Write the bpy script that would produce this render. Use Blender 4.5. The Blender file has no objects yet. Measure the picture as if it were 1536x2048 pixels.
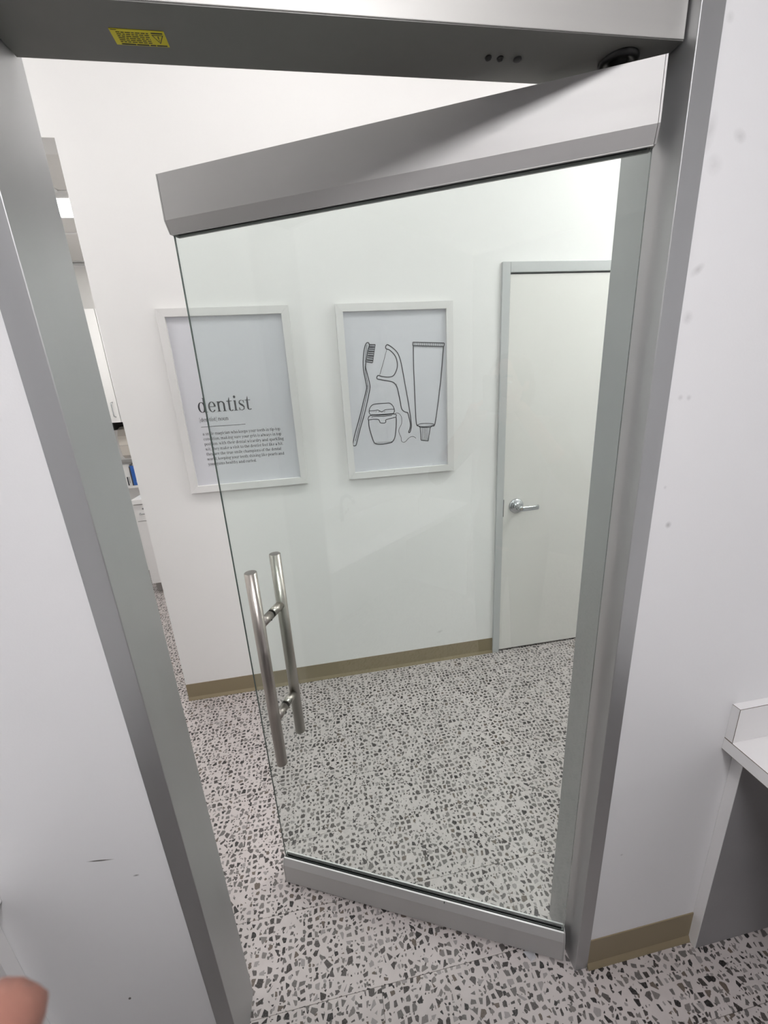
import bpy, bmesh, math, random
from mathutils import Vector, Matrix

random.seed(7)
scene = bpy.context.scene
COL = scene.collection
V = Vector

# ------------------------------------------------------------------ camera, world, exposure
CAM = V((-0.5747, -0.6459, 1.6422))
CR = V((0.9846, -0.1654, -0.0562)); CU = V((0.1016, 0.2807, 0.9544)); CF = V((0.1421, 0.9454, -0.2932))
cam_data = bpy.data.cameras.new('camera'); cam = bpy.data.objects.new('camera', cam_data); COL.objects.link(cam)
cr = CR.normalized(); cf = (CF - cr * CF.dot(cr)).normalized(); cu = cr.cross(cf)
cam.matrix_world = Matrix(((cr.x, cu.x, -cf.x, CAM.x), (cr.y, cu.y, -cf.y, CAM.y), (cr.z, cu.z, -cf.z, CAM.z), (0, 0, 0, 1)))
cam_data.sensor_fit = 'VERTICAL'; cam_data.sensor_height = 36.0; cam_data.sensor_width = 27.0
cam_data.lens = 812.4 / 2048 * 36.0
cam_data.clip_start = 0.004; cam_data.clip_end = 60
cam_data.dof.use_dof = True; cam_data.dof.focus_distance = 1.7; cam_data.dof.aperture_fstop = cam_data.lens / 1.0
scene.camera = cam

world = bpy.data.worlds.new('world'); scene.world = world; world.use_nodes = True
world.node_tree.nodes['Background'].inputs[0].default_value = (0.9, 0.95, 1, 1)
world.node_tree.nodes['Background'].inputs[1].default_value = 0.02
scene.view_settings.view_transform = 'Standard'; scene.view_settings.look = 'None'
scene.view_settings.gamma = 1; scene.view_settings.use_curve_mapping = False
scene.view_settings.exposure = 0.0
LAMP_NEAR, LAMP_HALL, LAMP_BEYOND = 35.0, 6.4, 22.0

# ------------------------------------------------------------------ measured layout (metres)
W, D = 0.92, 0.1353            # clear opening between the jambs, jamb depth
FW = 0.039                     # jamb face width
YF = 1.431                     # hall wall opposite
XFL = -1.4488                  # left end of that wall
WY = 0.004                     # room face of the partition
HZ, HY0, HY1 = 2.0901, 0.0197, 0.1191   # operator housing
PHI = 0.4243                   # door swing
CEIL, HCEIL, BCEIL = 2.75, 3.4, 2.75
XL, XR, YB = -1.87, 0.93, -2.95 # near room
HXL, HXR = -3.2, 2.6          # hall ends
BY = 3.49                      # back wall of the room beyond

# ------------------------------------------------------------------ material helpers
def new_mat(name):
    m = bpy.data.materials.new(name); m.use_nodes = True
    nt = m.node_tree; b = nt.nodes['Principled BSDF']
    return m, nt, b

def N(nt, typ, **kw):
    n = nt.nodes.new(typ)
    for k, v in kw.items(): setattr(n, k, v)
    return n

def math_n(nt, op, a, b=None, clamp=False):
    n = nt.nodes.new('ShaderNodeMath'); n.operation = op; n.use_clamp = clamp
    for i, x in enumerate((a, b)):
        if x is None: continue
        if isinstance(x, (int, float)): n.inputs[i].default_value = x
        else: nt.links.new(x, n.inputs[i])
    return n.outputs[0]

def mix_c(nt, fac, a, b):
    n = nt.nodes.new('ShaderNodeMix'); n.data_type = 'RGBA'
    for i, x in ((0, fac), (6, a), (7, b)):
        if isinstance(x, (int, float)): n.inputs[i].default_value = x
        elif isinstance(x, tuple): n.inputs[i].default_value = (*x, 1)
        else: nt.links.new(x, n.inputs[i])
    return n.outputs[2]

def simple(name, col, rough=0.5, metal=0.0, noise=0.0, nscale=30, bump=0.0, bscale=200, coat=0.0):
    m, nt, b = new_mat(name)
    b.inputs['Roughness'].default_value = rough; b.inputs['Metallic'].default_value = metal
    b.inputs['Coat Weight'].default_value = coat
    tc = N(nt, 'ShaderNodeTexCoord')
    no = N(nt, 'ShaderNodeTexNoise'); no.inputs['Scale'].default_value = nscale; no.inputs['Detail'].default_value = 3
    nt.links.new(tc.outputs['Object'], no.inputs['Vector'])
    lo = tuple(c * (1 - noise) for c in col); hi = tuple(min(1, c * (1 + noise)) for c in col)
    nt.links.new(mix_c(nt, no.outputs[0], lo, hi), b.inputs['Base Color'])
    if bump:
        n2 = N(nt, 'ShaderNodeTexNoise'); n2.inputs['Scale'].default_value = bscale
        nt.links.new(tc.outputs['Object'], n2.inputs['Vector'])
        bu = N(nt, 'ShaderNodeBump'); bu.inputs['Strength'].default_value = bump; bu.inputs['Distance'].default_value = 0.002
        nt.links.new(n2.outputs[0], bu.inputs['Height']); nt.links.new(bu.outputs[0], b.inputs['Normal'])
    return m

def wall_mat(name, col, stains=()):
    m, nt, b = new_mat(name)
    b.inputs['Roughness'].default_value = 0.55
    geo = N(nt, 'ShaderNodeNewGeometry')
    no = N(nt, 'ShaderNodeTexNoise'); no.inputs['Scale'].default_value = 3; no.inputs['Detail'].default_value = 4
    nt.links.new(geo.outputs['Position'], no.inputs['Vector'])
    c = mix_c(nt, no.outputs[0], tuple(x * .985 for x in col), col)
    if stains:
        nn = N(nt, 'ShaderNodeTexNoise'); nn.inputs['Scale'].default_value = 60; nn.inputs['Detail'].default_value = 3
        nt.links.new(geo.outputs['Position'], nn.inputs['Vector'])
        for (x, z, rx, rz, ang, dark) in stains:
            mp = N(nt, 'ShaderNodeMapping'); mp.vector_type = 'TEXTURE'
            mp.inputs['Location'].default_value = (x, 0, z); mp.inputs['Rotation'].default_value = (0, ang, 0)
            mp.inputs['Scale'].default_value = (rx, 50, rz)
            nt.links.new(geo.outputs['Position'], mp.inputs['Vector'])
            ln = N(nt, 'ShaderNodeVectorMath', operation='LENGTH'); nt.links.new(mp.outputs[0], ln.inputs[0])
            f = math_n(nt, 'SUBTRACT', 1.0, ln.outputs['Value'], True)
            f = math_n(nt, 'MULTIPLY', f, math_n(nt, 'MULTIPLY', nn.outputs[0], 1.6))
            f = math_n(nt, 'MULTIPLY', f, dark, True)
            c = mix_c(nt, f, c, (0.10, 0.095, 0.085))
    nt.links.new(c, b.inputs['Base Color'])
    n2 = N(nt, 'ShaderNodeTexNoise'); n2.inputs['Scale'].default_value = 350
    nt.links.new(geo.outputs['Position'], n2.inputs['Vector'])
    bu = N(nt, 'ShaderNodeBump'); bu.inputs['Strength'].default_value = 0.08; bu.inputs['Distance'].default_value = 0.001
    nt.links.new(n2.outputs[0], bu.inputs['Height']); nt.links.new(bu.outputs[0], b.inputs['Normal'])
    return m

def brushed(name, col, rough, metal, stretch=(1, 1, 60), var=0.1):
    m, nt, b = new_mat(name)
    b.inputs['Metallic'].default_value = metal
    tc = N(nt, 'ShaderNodeTexCoord'); mp = N(nt, 'ShaderNodeMapping'); mp.inputs['Scale'].default_value = stretch
    no = N(nt, 'ShaderNodeTexNoise'); no.inputs['Scale'].default_value = 14; no.inputs['Detail'].default_value = 4
    nt.links.new(tc.outputs['Object'], mp.inputs['Vector']); nt.links.new(mp.outputs[0], no.inputs['Vector'])
    nt.links.new(mix_c(nt, no.outputs[0], tuple(c * (1 - var) for c in col), tuple(min(1, c * (1 + var)) for c in col)), b.inputs['Base Color'])
    r = math_n(nt, 'MULTIPLY', no.outputs[0], 0.12)
    nt.links.new(math_n(nt, 'ADD', r, rough - 0.06), b.inputs['Roughness'])
    return m

def glass_mat(name, tint, edge=False):
    m = bpy.data.materials.new(name); m.use_nodes = True; nt = m.node_tree; nt.nodes.clear()
    out = N(nt, 'ShaderNodeOutputMaterial'); tr = N(nt, 'ShaderNodeBsdfTransparent'); gl = N(nt, 'ShaderNodeBsdfGlossy')
    tr.inputs[0].default_value = (*tint, 1); gl.inputs['Roughness'].default_value = 0.0; gl.inputs[0].default_value = (1, 1, 1, 1)
    lw = N(nt, 'ShaderNodeLayerWeight'); lw.inputs[0].default_value = 0.5
    f = math_n(nt, 'POWER', lw.outputs['Facing'], 5.0)
    f = math_n(nt, 'ADD', math_n(nt, 'MULTIPLY', f, 0.96), 0.04)
    mx = N(nt, 'ShaderNodeMixShader'); nt.links.new(f, mx.inputs[0]); nt.links.new(tr.outputs[0], mx.inputs[1]); nt.links.new(gl.outputs[0], mx.inputs[2])
    nt.links.new(mx.outputs[0], out.inputs[0])
    return m

def emit_mat(name, col, strength):
    m, nt, b = new_mat(name)
    b.inputs['Base Color'].default_value = (*col, 1)
    b.inputs['Emission Color'].default_value = (*col, 1); b.inputs['Emission Strength'].default_value = strength
    return m

def terrazzo():
    m, nt, b = new_mat('terrazzo_vinyl')
    b.inputs['Roughness'].default_value = 0.42
    geo = N(nt, 'ShaderNodeNewGeometry'); oi = N(nt, 'ShaderNodeObjectInfo')
    off = N(nt, 'ShaderNodeCombineXYZ')
    nt.links.new(math_n(nt, 'MULTIPLY', oi.outputs['Random'], 37.0), off.inputs[0])
    nt.links.new(math_n(nt, 'MULTIPLY', oi.outputs['Random'], 91.0), off.inputs[1])
    ad = N(nt, 'ShaderNodeVectorMath', operation='ADD')
    sx = N(nt, 'ShaderNodeSeparateXYZ'); nt.links.new(geo.outputs['Position'], sx.inputs[0])
    cx = N(nt, 'ShaderNodeCombineXYZ'); nt.links.new(sx.outputs[0], cx.inputs[0]); nt.links.new(sx.outputs[1], cx.inputs[1])
    nt.links.new(cx.outputs[0], ad.inputs[0]); nt.links.new(off.outputs[0], ad.inputs[1])
    col = None
    no = N(nt, 'ShaderNodeTexNoise'); no.inputs['Scale'].default_value = 25; no.inputs['Detail'].default_value = 4
    nt.links.new(ad.outputs[0], no.inputs['Vector'])
    col = mix_c(nt, no.outputs[0], (0.44, 0.40, 0.392), (0.57, 0.525, 0.515))
    def layer(col, scale, lo, var, drop, shift):
        a2 = N(nt, 'ShaderNodeVectorMath', operation='ADD'); nt.links.new(ad.outputs[0], a2.inputs[0]); a2.inputs[1].default_value = (shift, shift * 1.7, 0)
        v1 = N(nt, 'ShaderNodeTexVoronoi', voronoi_dimensions='2D', feature='F1'); v2 = N(nt, 'ShaderNodeTexVoronoi', voronoi_dimensions='2D', feature='DISTANCE_TO_EDGE')
        for v in (v1, v2):
            v.inputs['Scale'].default_value = scale; v.inputs['Randomness'].default_value = 0.74
            nt.links.new(a2.outputs[0], v.inputs['Vector'])
        s = N(nt, 'ShaderNodeSeparateColor'); nt.links.new(v1.outputs['Color'], s.inputs[0])
        th = math_n(nt, 'ADD', math_n(nt, 'MULTIPLY', s.outputs[0], var), lo)
        mask = math_n(nt, 'MULTIPLY', math_n(nt, 'SUBTRACT', v2.outputs['Distance'], th), 28.0, True)
        keep = math_n(nt, 'GREATER_THAN', s.outputs[1], drop)
        mask = math_n(nt, 'MULTIPLY', mask, keep)
        rp = N(nt, 'ShaderNodeValToRGB'); e = rp.color_ramp; e.interpolation = 'CONSTANT'
        stops = [(0, (.010, .008, .008)), (.14, (.032, .026, .024)), (.26, (.068, .060, .057)), (.46, (.115, .106, .102)), (.66, (.165, .15, .143)), (.81, (.27, .25, .245)), (.92, (.11, .085, .068))]
        e.elements[0].position = 0; e.elements[0].color = (*stops[0][1], 1); e.elements[1].position = stops[1][0]; e.elements[1].color = (*stops[1][1], 1)
        for p, c in stops[2:]:
            el = e.elements.new(p); el.color = (*c, 1)
        nt.links.new(s.outputs[2], rp.inputs[0])
        n3 = N(nt, 'ShaderNodeTexNoise'); n3.inputs['Scale'].default_value = 260; n3.inputs['Detail'].default_value = 3
        nt.links.new(ad.outputs[0], n3.inputs['Vector'])
        chip = mix_c(nt, math_n(nt, 'MULTIPLY', math_n(nt, 'SUBTRACT', n3.outputs[0], .45, True), 0.6), rp.outputs[0], (.4, .38, .37))
        return mix_c(nt, mask, col, chip)
    col = layer(col, 95, .15, .2, .62, 3.1)
    col = layer(col, 50, .125, .19, .12, 0.0)
    nt.links.new(col, b.inputs['Base Color'])
    return m

M = {}
M['wall'] = wall_mat('wall_paint', (0.80, 0.80, 0.81), stains=[
    (0.052, 2.108, .008, .008, 0, .25), (0.046, 1.977, .012, .03, 0.2, .2), (0.099, 1.974, .014, .010, 0.5, .35),
    (0.062, 1.937, .018, .016, 0.2, .18), (0.060, 1.795, .016, .008, -0.6, .4), (0.055, 1.725, .012, .012, -0.4, .22), (0.065, 1.595, .006, .006, 0, .25), (0.082, 1.594, .006, .006, 0, .25),
    (0.081, 1.355, .008, .008, 0, .45), (0.061, 1.432, .004, .004, 0, .3), (0.041, 1.354, .004, .003, 0, .25), (0.097, .44, .005, .004, 0, .5),
    (-1.076, 0.792, .026, .0022, 0.16, 2.2), (-1.024, 0.733, .007, .003, 0, 1.2), (-1.118, 0.365, .0035, .005, 0.3, 2.5)])
M['hall'] = wall_mat('hall_paint', (0.87, 0.86, 0.85), stains=[(0.038, 0.204, .022, .010, -.2, .3)])
M['ceil'] = simple('ceiling_tile', (0.80, 0.78, 0.76), .8, noise=.03, nscale=120, bump=.3, bscale=300)
M['grid'] = simple('ceiling_grid', (0.86, 0.86, 0.85), .45)
M['alu'] = brushed('clear_anodised_aluminium', (0.50, 0.505, 0.51), .50, 1.0, (2, 2, .2), .05)
M['under'] = simple('dark_grey_cover', (0.15, 0.15, 0.14), .45, .3, noise=.05)
M['rearwall'] = wall_mat('grey_paint', (0.40, 0.40, 0.42))
M['rail'] = brushed('satin_aluminium', (0.50, 0.495, 0.49), .60, .6, (.2, 2, 6), .04)
M['house'] = brushed('operator_aluminium', (0.50, 0.495, 0.48), .52, .5, (.2, 2, 6), .04)
M['steel'] = brushed('brushed_stainless', (0.42, 0.39, 0.36), .30, 1.0, (9, 9, .05), .2)
M['chrome'] = simple('satin_chrome', (0.55, 0.57, 0.59), .18, 1.0, noise=.03)
M['black'] = simple('black_rubber', (0.012, 0.012, 0.012), .5)
M['dark'] = simple('dark_steel', (0.03, 0.03, 0.03), .35, .6)
M['base'] = simple('tan_cove_base', (0.26, 0.21, 0.13), .5, noise=.05, nscale=4)
M['lam'] = simple('white_laminate', (0.80, 0.79, 0.79), .28, noise=.015)
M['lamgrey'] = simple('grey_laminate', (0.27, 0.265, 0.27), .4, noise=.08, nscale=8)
M['lip_glint'] = simple('lip_glint_aluminium', (0.86, 0.86, 0.85), .35, .35)  # pale colour stands in for the lamp glint along the rail lip
M['lamedge'] = simple('laminate_core', (0.16, 0.13, 0.10), .6)
M['gray'] = simple('grey_kick', (0.33, 0.31, 0.30), .5)
M['door'] = simple('off_white_door', (0.78, 0.765, 0.735), .45, noise=.015, nscale=5)
M['dframe'] = simple('pale_grey_door_frame', (0.53, 0.54, 0.54), .42)
M['white'] = simple('white_satin', (0.76, 0.75, 0.74), .4, noise=.01)
M['paper'] = simple('print_paper', (0.74, 0.745, 0.78), .75, noise=.01, nscale=60)
M['ink'] = simple('print_ink', (0.022, 0.024, 0.03), .7)
M['yellow'] = simple('yellow_vinyl', (0.62, 0.54, 0.01), .5, noise=.03)
M['glass'] = glass_mat('clear_tempered_glass', (0.935, 0.968, 0.955))
M['glaze'] = glass_mat('picture_glazing', (0.985, 0.985, 0.99))
M['gedge'] = simple('glass_edge', (0.03, 0.05, 0.045), .2)
M['floor'] = terrazzo()
M['sub'] = simple('tile_joint', (0.10, 0.09, 0.085), .8)
M['skin'] = simple('skin', (0.42, 0.19, 0.145), .5, noise=.08, nscale=60, bump=.15, bscale=900)
M['shirt'] = simple('pale_grey_cotton', (0.24, 0.22, 0.20), .8, noise=.06, nscale=40)
M['trouser'] = simple('charcoal_cloth', (0.06, 0.06, 0.07), .85, noise=.06, nscale=40)
M['hair'] = simple('dark_brown_hair', (0.03, 0.02, 0.015), .5, noise=.3, nscale=90, bump=.4, bscale=160)
M['phone'] = simple('black_phone', (0.015, 0.015, 0.018), .15, coat=.5)
M['blue'] = simple('blue_box_card', (0.02, 0.11, 0.42), .5, noise=.25, nscale=35)
M['beige'] = simple('beige_plastic', (0.56, 0.52, 0.47), .35)
M['clear'] = glass_mat('clear_acrylic', (0.90, 0.90, 0.90))

# ------------------------------------------------------------------ mesh helpers
def link(name, mesh, mat=None, parent=None):
    o = bpy.data.objects.new(name, mesh); COL.objects.link(o)
    if mat is not None:
        for m in (mat if isinstance(mat, list) else [mat]): mesh.materials.append(m)
    if parent is not None: o.parent = parent
    return o

def empty(name, loc=(0, 0, 0), rz=0.0, parent=None):
    o = bpy.data.objects.new(name, None); COL.objects.link(o); o.location = loc; o.rotation_euler = (0, 0, rz)
    o.empty_display_size = 0.05
    if parent is not None: o.parent = parent
    return o

def tag(o, label, cat, group=None, kind=None):
    o['label'] = label; o['category'] = cat
    if group: o['group'] = group
    if kind: o['kind'] = kind
    return o

def to_mesh(bm, name, smooth=False):
    bmesh.ops.recalc_face_normals(bm, faces=bm.faces)
    me = bpy.data.meshes.new(name); bm.to_mesh(me); bm.free()
    if smooth:
        for p in me.polygons: p.use_smooth = True
    return me

def boxes(name, bl, mat, parent=None, bevel=0.0, seg=2):
    bm = bmesh.new()
    for (x0, x1, y0, y1, z0, z1) in bl:
        r = bmesh.ops.create_cube(bm, size=1)
        for v in r['verts']:
            v.co = V(((x0 + x1) / 2 + v.co.x * (x1 - x0), (y0 + y1) / 2 + v.co.y * (y1 - y0), (z0 + z1) / 2 + v.co.z * (z1 - z0)))
    if bevel:
        bmesh.ops.bevel(bm, geom=bm.edges[:], offset=bevel, segments=seg, affect='EDGES', profile=.5)
    return link(name, to_mesh(bm, name), mat, parent)

def box(name, b, mat, parent=None, bevel=0.0, seg=2):
    return boxes(name, [b], mat, parent, bevel, seg)

def extrude_x(name, prof, x0, x1, mat, parent=None):
    """closed profile of (y, z) points swept along X"""
    n = len(prof); vs = [(x0, y, z) for y, z in prof] + [(x1, y, z) for y, z in prof]
    fs = [tuple(range(n)), tuple(range(2 * n - 1, n - 1, -1))] + [(i, (i + 1) % n, n + (i + 1) % n, n + i) for i in range(n)]
    bm = bmesh.new(); bv = [bm.verts.new(v) for v in vs]
    for f in fs: bm.faces.new([bv[i] for i in f])
    return link(name, to_mesh(bm, name), mat, parent)

def rot_to(d):
    return V((0, 0, 1)).rotation_difference(V(d).normalized()).to_matrix().to_4x4()

def cyl_bm(bm, p0, p1, r, r2=None, seg=32, caps=True):
    p0, p1 = V(p0), V(p1); d = p1 - p0
    mt = Matrix.Translation((p0 + p1) / 2) @ rot_to(d)
    bmesh.ops.create_cone(bm, cap_ends=caps, segments=seg, radius1=r, radius2=r if r2 is None else r2, depth=d.length, matrix=mt)

def cyl(name, p0, p1, r, mat, parent=None, r2=None, seg=32, bevel=0.0):
    bm = bmesh.new(); cyl_bm(bm, p0, p1, r, r2, seg)
    if bevel:
        es = [e for e in bm.edges if len(e.link_faces) == 2 and any(len(f.verts) > 4 for f in e.link_faces)]
        bmesh.ops.bevel(bm, geom=es, offset=bevel, segments=2, affect='EDGES')
    me = to_mesh(bm, name)
    for p in me.polygons: p.use_smooth = len(p.vertices) == 4
    return link(name, me, mat, parent)

def lathe(name, prof, mat, parent=None, seg=40, mtx=None):
    """profile of (r, z)"""
    bm = bmesh.new(); rings = []
    for r, z in prof:
        if r < 1e-6: rings.append([bm.verts.new((0, 0, z))])
        else: rings.append([bm.verts.new((r * math.cos(2 * math.pi * i / seg), r * math.sin(2 * math.pi * i / seg), z)) for i in range(seg)])
    for a, b in zip(rings, rings[1:]):
        for i in range(seg):
            j = (i + 1) % seg
            if len(a) == 1: bm.faces.new((a[0], b[i], b[j]))
            elif len(b) == 1: bm.faces.new((a[i], a[j], b[0]))
            else: bm.faces.new((a[i], a[j], b[j], b[i]))
    if mtx is not None: bm.transform(mtx)
    return link(name, to_mesh(bm, name, True), mat, parent)

def tube(name, pts, r, mat, parent=None, seg=12):
    bm = bmesh.new(); rings = []
    pts = [V(p) for p in pts]
    for i, p in enumerate(pts):
        d = (pts[min(i + 1, len(pts) - 1)] - pts[max(i - 1, 0)]).normalized()
        q = rot_to(d)
        rings.append([bm.verts.new(p + q @ V((r * math.cos(2 * math.pi * k / seg), r * math.sin(2 * math.pi * k / seg), 0))) for k in range(seg)])
    for a, b in zip(rings, rings[1:]):
        best = min(range(seg), key=lambda s: sum((a[k].co - b[(k + s) % seg].co).length for k in range(0, seg, 3)))
        for k in range(seg):
            bm.faces.new((a[k], a[(k + 1) % seg], b[(k + 1 + best) % seg], b[(k + best) % seg]))
    bm.faces.new(rings[0]); bm.faces.new(rings[-1])
    return link(name, to_mesh(bm, name, True), mat, parent)

def copy_obj(o, parent=None):
    c = o.copy(); COL.objects.link(c); c.parent = parent
    return c

# ------------------------------------------------------------------ the setting
# floor: sub-base with staggered vinyl planks
PW, PL = 0.2286, 0.9144
fl = box('floor', (XL - .1 if XL < HXL else HXL - .1, HXR + .1, YB - .1, BY + .1, -0.06, -0.0042), M['sub'])
tag(fl, 'terrazzo-patterned vinyl plank floor with grey and black chips', 'floor', kind='structure')
GAP = 0.0007
bm = bmesh.new(); bmesh.ops.create_cube(bm, size=1)
for v in bm.verts: v.co = V((v.co.x * (PL - GAP), v.co.y * (PW - GAP), v.co.z * 0.004))
bmesh.ops.bevel(bm, geom=[e for e in bm.edges if abs(e.verts[0].co.z - e.verts[1].co.z) < 1e-6 and e.verts[0].co.z > 0], offset=.0005, segments=1, affect='EDGES')
plank_me = to_mesh(bm, 'plank'); plank_me.materials.append(M['floor'])
r0 = int(math.floor((YB - 0.077) / PW)); r1 = int(math.ceil((BY - 0.077) / PW))
for r in range(r0, r1):
    y = 0.077 + (r + .5) * PW
    sx = -0.555 if (r % 2) else -1.0122
    xa, xb = (XL, XR) if y < 0 else (HXL, HXR)
    if y > YF + .2: xb = -0.6
    k0 = int(math.floor((xa - sx) / PL)); k1 = int(math.ceil((xb - sx) / PL))
    for k in range(k0, k1):
        o = bpy.data.objects.new('plank', plank_me); COL.objects.link(o); o.parent = fl
        o.location = (sx + (k + .5) * PL, y, -0.002)

T = 0.12
def wallmesh(name, bl, mat, label):
    o = boxes(name, bl, mat); tag(o, label, 'wall', kind='structure'); return o
OPT = 2.185    # top of the head trim
wallmesh('wall_front', [(XL, -W - FW, WY, WY + T, 0, CEIL + .4), (FW, XR, WY, WY + T, 0, CEIL + .4), (-W - FW, FW, WY, WY + T, OPT, CEIL + .4),
                        (HXL, XL, WY, WY + T, 0, CEIL + .4), (XR, HXR, WY, WY + T, 0, CEIL + .4)], M['wall'], 'white painted partition wall around the glass door frame')
wallmesh('wall_left', [(XL - T, XL, YB, WY, 0, CEIL)], M['wall'], 'white side wall behind the sink counter')
wallmesh('wall_right', [(XR, XR + T, YB, WY, 0, CEIL)], M['wall'], 'white side wall behind the counter beside the hinge-side jamb')
wallmesh('wall_back', [(XL - T, XR + T, YB - T, YB, 0, CEIL)], M['rearwall'], 'grey wall behind the person with the phone')
DX0, DX1 = 0.3759, 0.417 + 0.914 + 0.041
wallmesh('wall_far', [(XFL, DX0 + .012, YF, YF + T, 0, HCEIL), (DX1 - .012, HXR, YF, YF + T, 0, HCEIL), (DX0 + .012, DX1 - .012, YF, YF + T, 2.17, HCEIL),
                      (HXL, XFL, YF, YF + T, 2.623, HCEIL)], M['hall'], 'white hall wall carrying the two framed prints')
wallmesh('wall_hall_left', [(HXL - T, HXL, 0, BY + T, 0, HCEIL)], M['hall'], 'white end wall closing the hall beyond the opening')
wallmesh('wall_hall_right', [(HXR, HXR + T, 0, YF + T, 0, HCEIL)], M['hall'], 'white end wall of the hall past the plain door')
wallmesh('wall_beyond', [(HXL, -0.6, BY, BY + T, 0, BCEIL + .1)], M['hall'], 'off-white back wall behind the cabinets')
wallmesh('wall_beyond_right', [(-0.6, -0.6 + T, YF + T, BY + T, 0, BCEIL + .1)], M['hall'], 'white side wall of the cabinet room')
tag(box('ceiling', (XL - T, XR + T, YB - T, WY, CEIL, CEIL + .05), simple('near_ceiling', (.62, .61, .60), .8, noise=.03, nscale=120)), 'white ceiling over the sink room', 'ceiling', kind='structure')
tag(box('ceiling_hall', (HXL - T, HXR + T, WY + T, YF, HCEIL, HCEIL + .05), M['ceil']), 'white ceiling over the hall', 'ceiling', kind='structure')
cb = box('ceiling_beyond', (HXL - T, -.5, YF + T, BY + T, BCEIL + .03, BCEIL + .08), M['ceil'])
tag(cb, 'lay-in tile ceiling over the cabinet room', 'ceiling', kind='structure')
GX, GY = [-3.05, -2.44, -1.83, -1.22, -0.61], [1.60, 2.21, 2.82, 3.43]
for x in GX: box('grid_bar', (x - .012, x + .012, YF + T, BY, BCEIL - .002, BCEIL + .02), M['grid'], cb)
for y in GY: box('grid_bar', (HXL, -.6, y - .012, y + .012, BCEIL - .0015, BCEIL + .02), M['grid'], cb)
box('wall_angle', (HXL, -.6, BY - .02, BY, BCEIL - .022, BCEIL), M['grid'], cb)
tile_me = None
for i in range(len(GX) - 1):
    for j in range(len(GY) - 1):
        if j == 1 and i in (0, 2): continue
        t = box('ceiling_tile', (GX[i] + .013, GX[i + 1] - .013, GY[j] + .013, GY[j + 1] - .013, BCEIL + .003, BCEIL + .016), M['ceil'], cb, bevel=.002, seg=1)
        if i == 2 and j == 2: t.rotation_euler = (0, 0, 0)

def ceiling_light(name, x0, x1, y0, y1, z, strength, label, col=(1, .985, .965), bar=True):
    c = ((x0 + x1) / 2, (y0 + y1) / 2, z)
    t = empty(name, c); tag(t, label, 'ceiling light')
    hx, hy = (x1 - x0) / 2, (y1 - y0) / 2
    f = .02
    boxes('frame', [(-hx, hx, -hy, -hy + f, -.018, .0), (-hx, hx, hy - f, hy, -.018, .0), (-hx, -hx + f, -hy + f, hy - f, -.018, .0), (hx - f, hx, -hy + f, hy - f, -.018, .0)], M['grid'], t)
    box('diffuser', (-hx + f, hx - f, -hy + f, hy - f, -.014, -.004), emit_mat(name + '_diffuser', col, strength), t)
    return t
ceiling_light('ceiling_light', -0.80, -0.20, -1.5, -0.9, CEIL, LAMP_NEAR, 'square white panel light in the sink room ceiling', (1, .98, .985))
ceiling_light('ceiling_light', -1.1, 0.1, 0.25, 0.85, HCEIL, LAMP_HALL * .84, 'long panel light in the hall ceiling facing the prints', (1, .985, .97))
ceiling_light('ceiling_light', -2.42, -1.22, 2.22, 2.52, BCEIL, LAMP_BEYOND, 'glowing strip panel light in the cabinet room ceiling', (1, .99, .95))
ceiling_light('ceiling_light', -2.7, -2.1, 0.35, 0.95, HCEIL, LAMP_HALL * 2.3, 'unseen square fill light added in the hall ceiling by the end wall', (1, .985, .97))  # added fill lamp with no visible source, evens out the hall wall
ceiling_light('ceiling_light', 1.45, 2.05, 0.25, 0.85, HCEIL, LAMP_HALL * 6.0, 'unseen square fill light added in the hall ceiling towards the plain door end', (1, .985, .97))  # out-of-view helper lamp, lifts the lower hall wall and plain door

# aluminium frame
def jamb(name, x0, x1, label):
    o = box(name, (x0, x1, 0, D, 0, OPT - .04 if False else OPT), M['alu'], bevel=.0012, seg=2); tag(o, label, 'door frame', kind='structure'); return o
jamb('trim_1', -W - FW, -W, 'aluminium door jamb with scuffed front face, on the latch side')
jamb('trim_2', 0.0, FW, 'aluminium door jamb the open glass door hangs beside')
tag(box('trim_3', (-W, 0, 0, D, 2.146, OPT), M['alu'], bevel=.0012), 'aluminium head trim above the door operator', 'door frame', kind='structure')

def cove(name, x0, x1, y, h, label):
    pr = [(y, 0), (y, h), (y - .0025, h), (y - .0035, .018), (y - .010, .005), (y - .0115, 0)]
    o = extrude_x(name, pr, x0, x1, M['base']); tag(o, label, 'baseboard', kind='structure'); return o
cove('baseboard_right', FW, 0.372, WY, .116, 'tan cove base beside the aluminium jamb')
cove('baseboard_far', XFL, DX0, YF, .1033, 'tan cove base under the framed prints')
cove('baseboard_left', XL, -W - FW, WY, .116, 'tan cove base on the latch side of the frame')

# operator housing
op = empty('door_operator', (-W / 2, (HY0 + HY1) / 2, HZ)); tag(op, 'aluminium automatic door operator housing across the top of the doorway', 'door operator')
oc = V(op.location)
def rel(b): return (b[0] - oc.x, b[1] - oc.x, b[2] - oc.y, b[3] - oc.y, b[4] - oc.z, b[5] - oc.z)
box('housing', rel((-W + .0015, -.003, HY0, HY1, HZ + .0012, 2.1455)), M['house'], op, bevel=.0008)
box('bottom_cover', rel((-W + .0015, -.003, HY0 + .0012, HY1 - .001, HZ, HZ + .002)), M['under'], op)
for x in (-.275, -.257): 
    s = cyl('screw', V((x, .071, HZ)) - oc, V((x, .071, HZ - .0022)) - oc, .0055, M['dark'], op, r2=.0045, seg=20, bevel=.0006)
    boxes('screw_slot', [rel((x - .0035, x + .0035, .0704, .0716, HZ - .0026, HZ - .0021)), rel((x - .0006, x + .0006, .0675, .0745, HZ - .0026, HZ - .0021))], M['black'], s)
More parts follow.
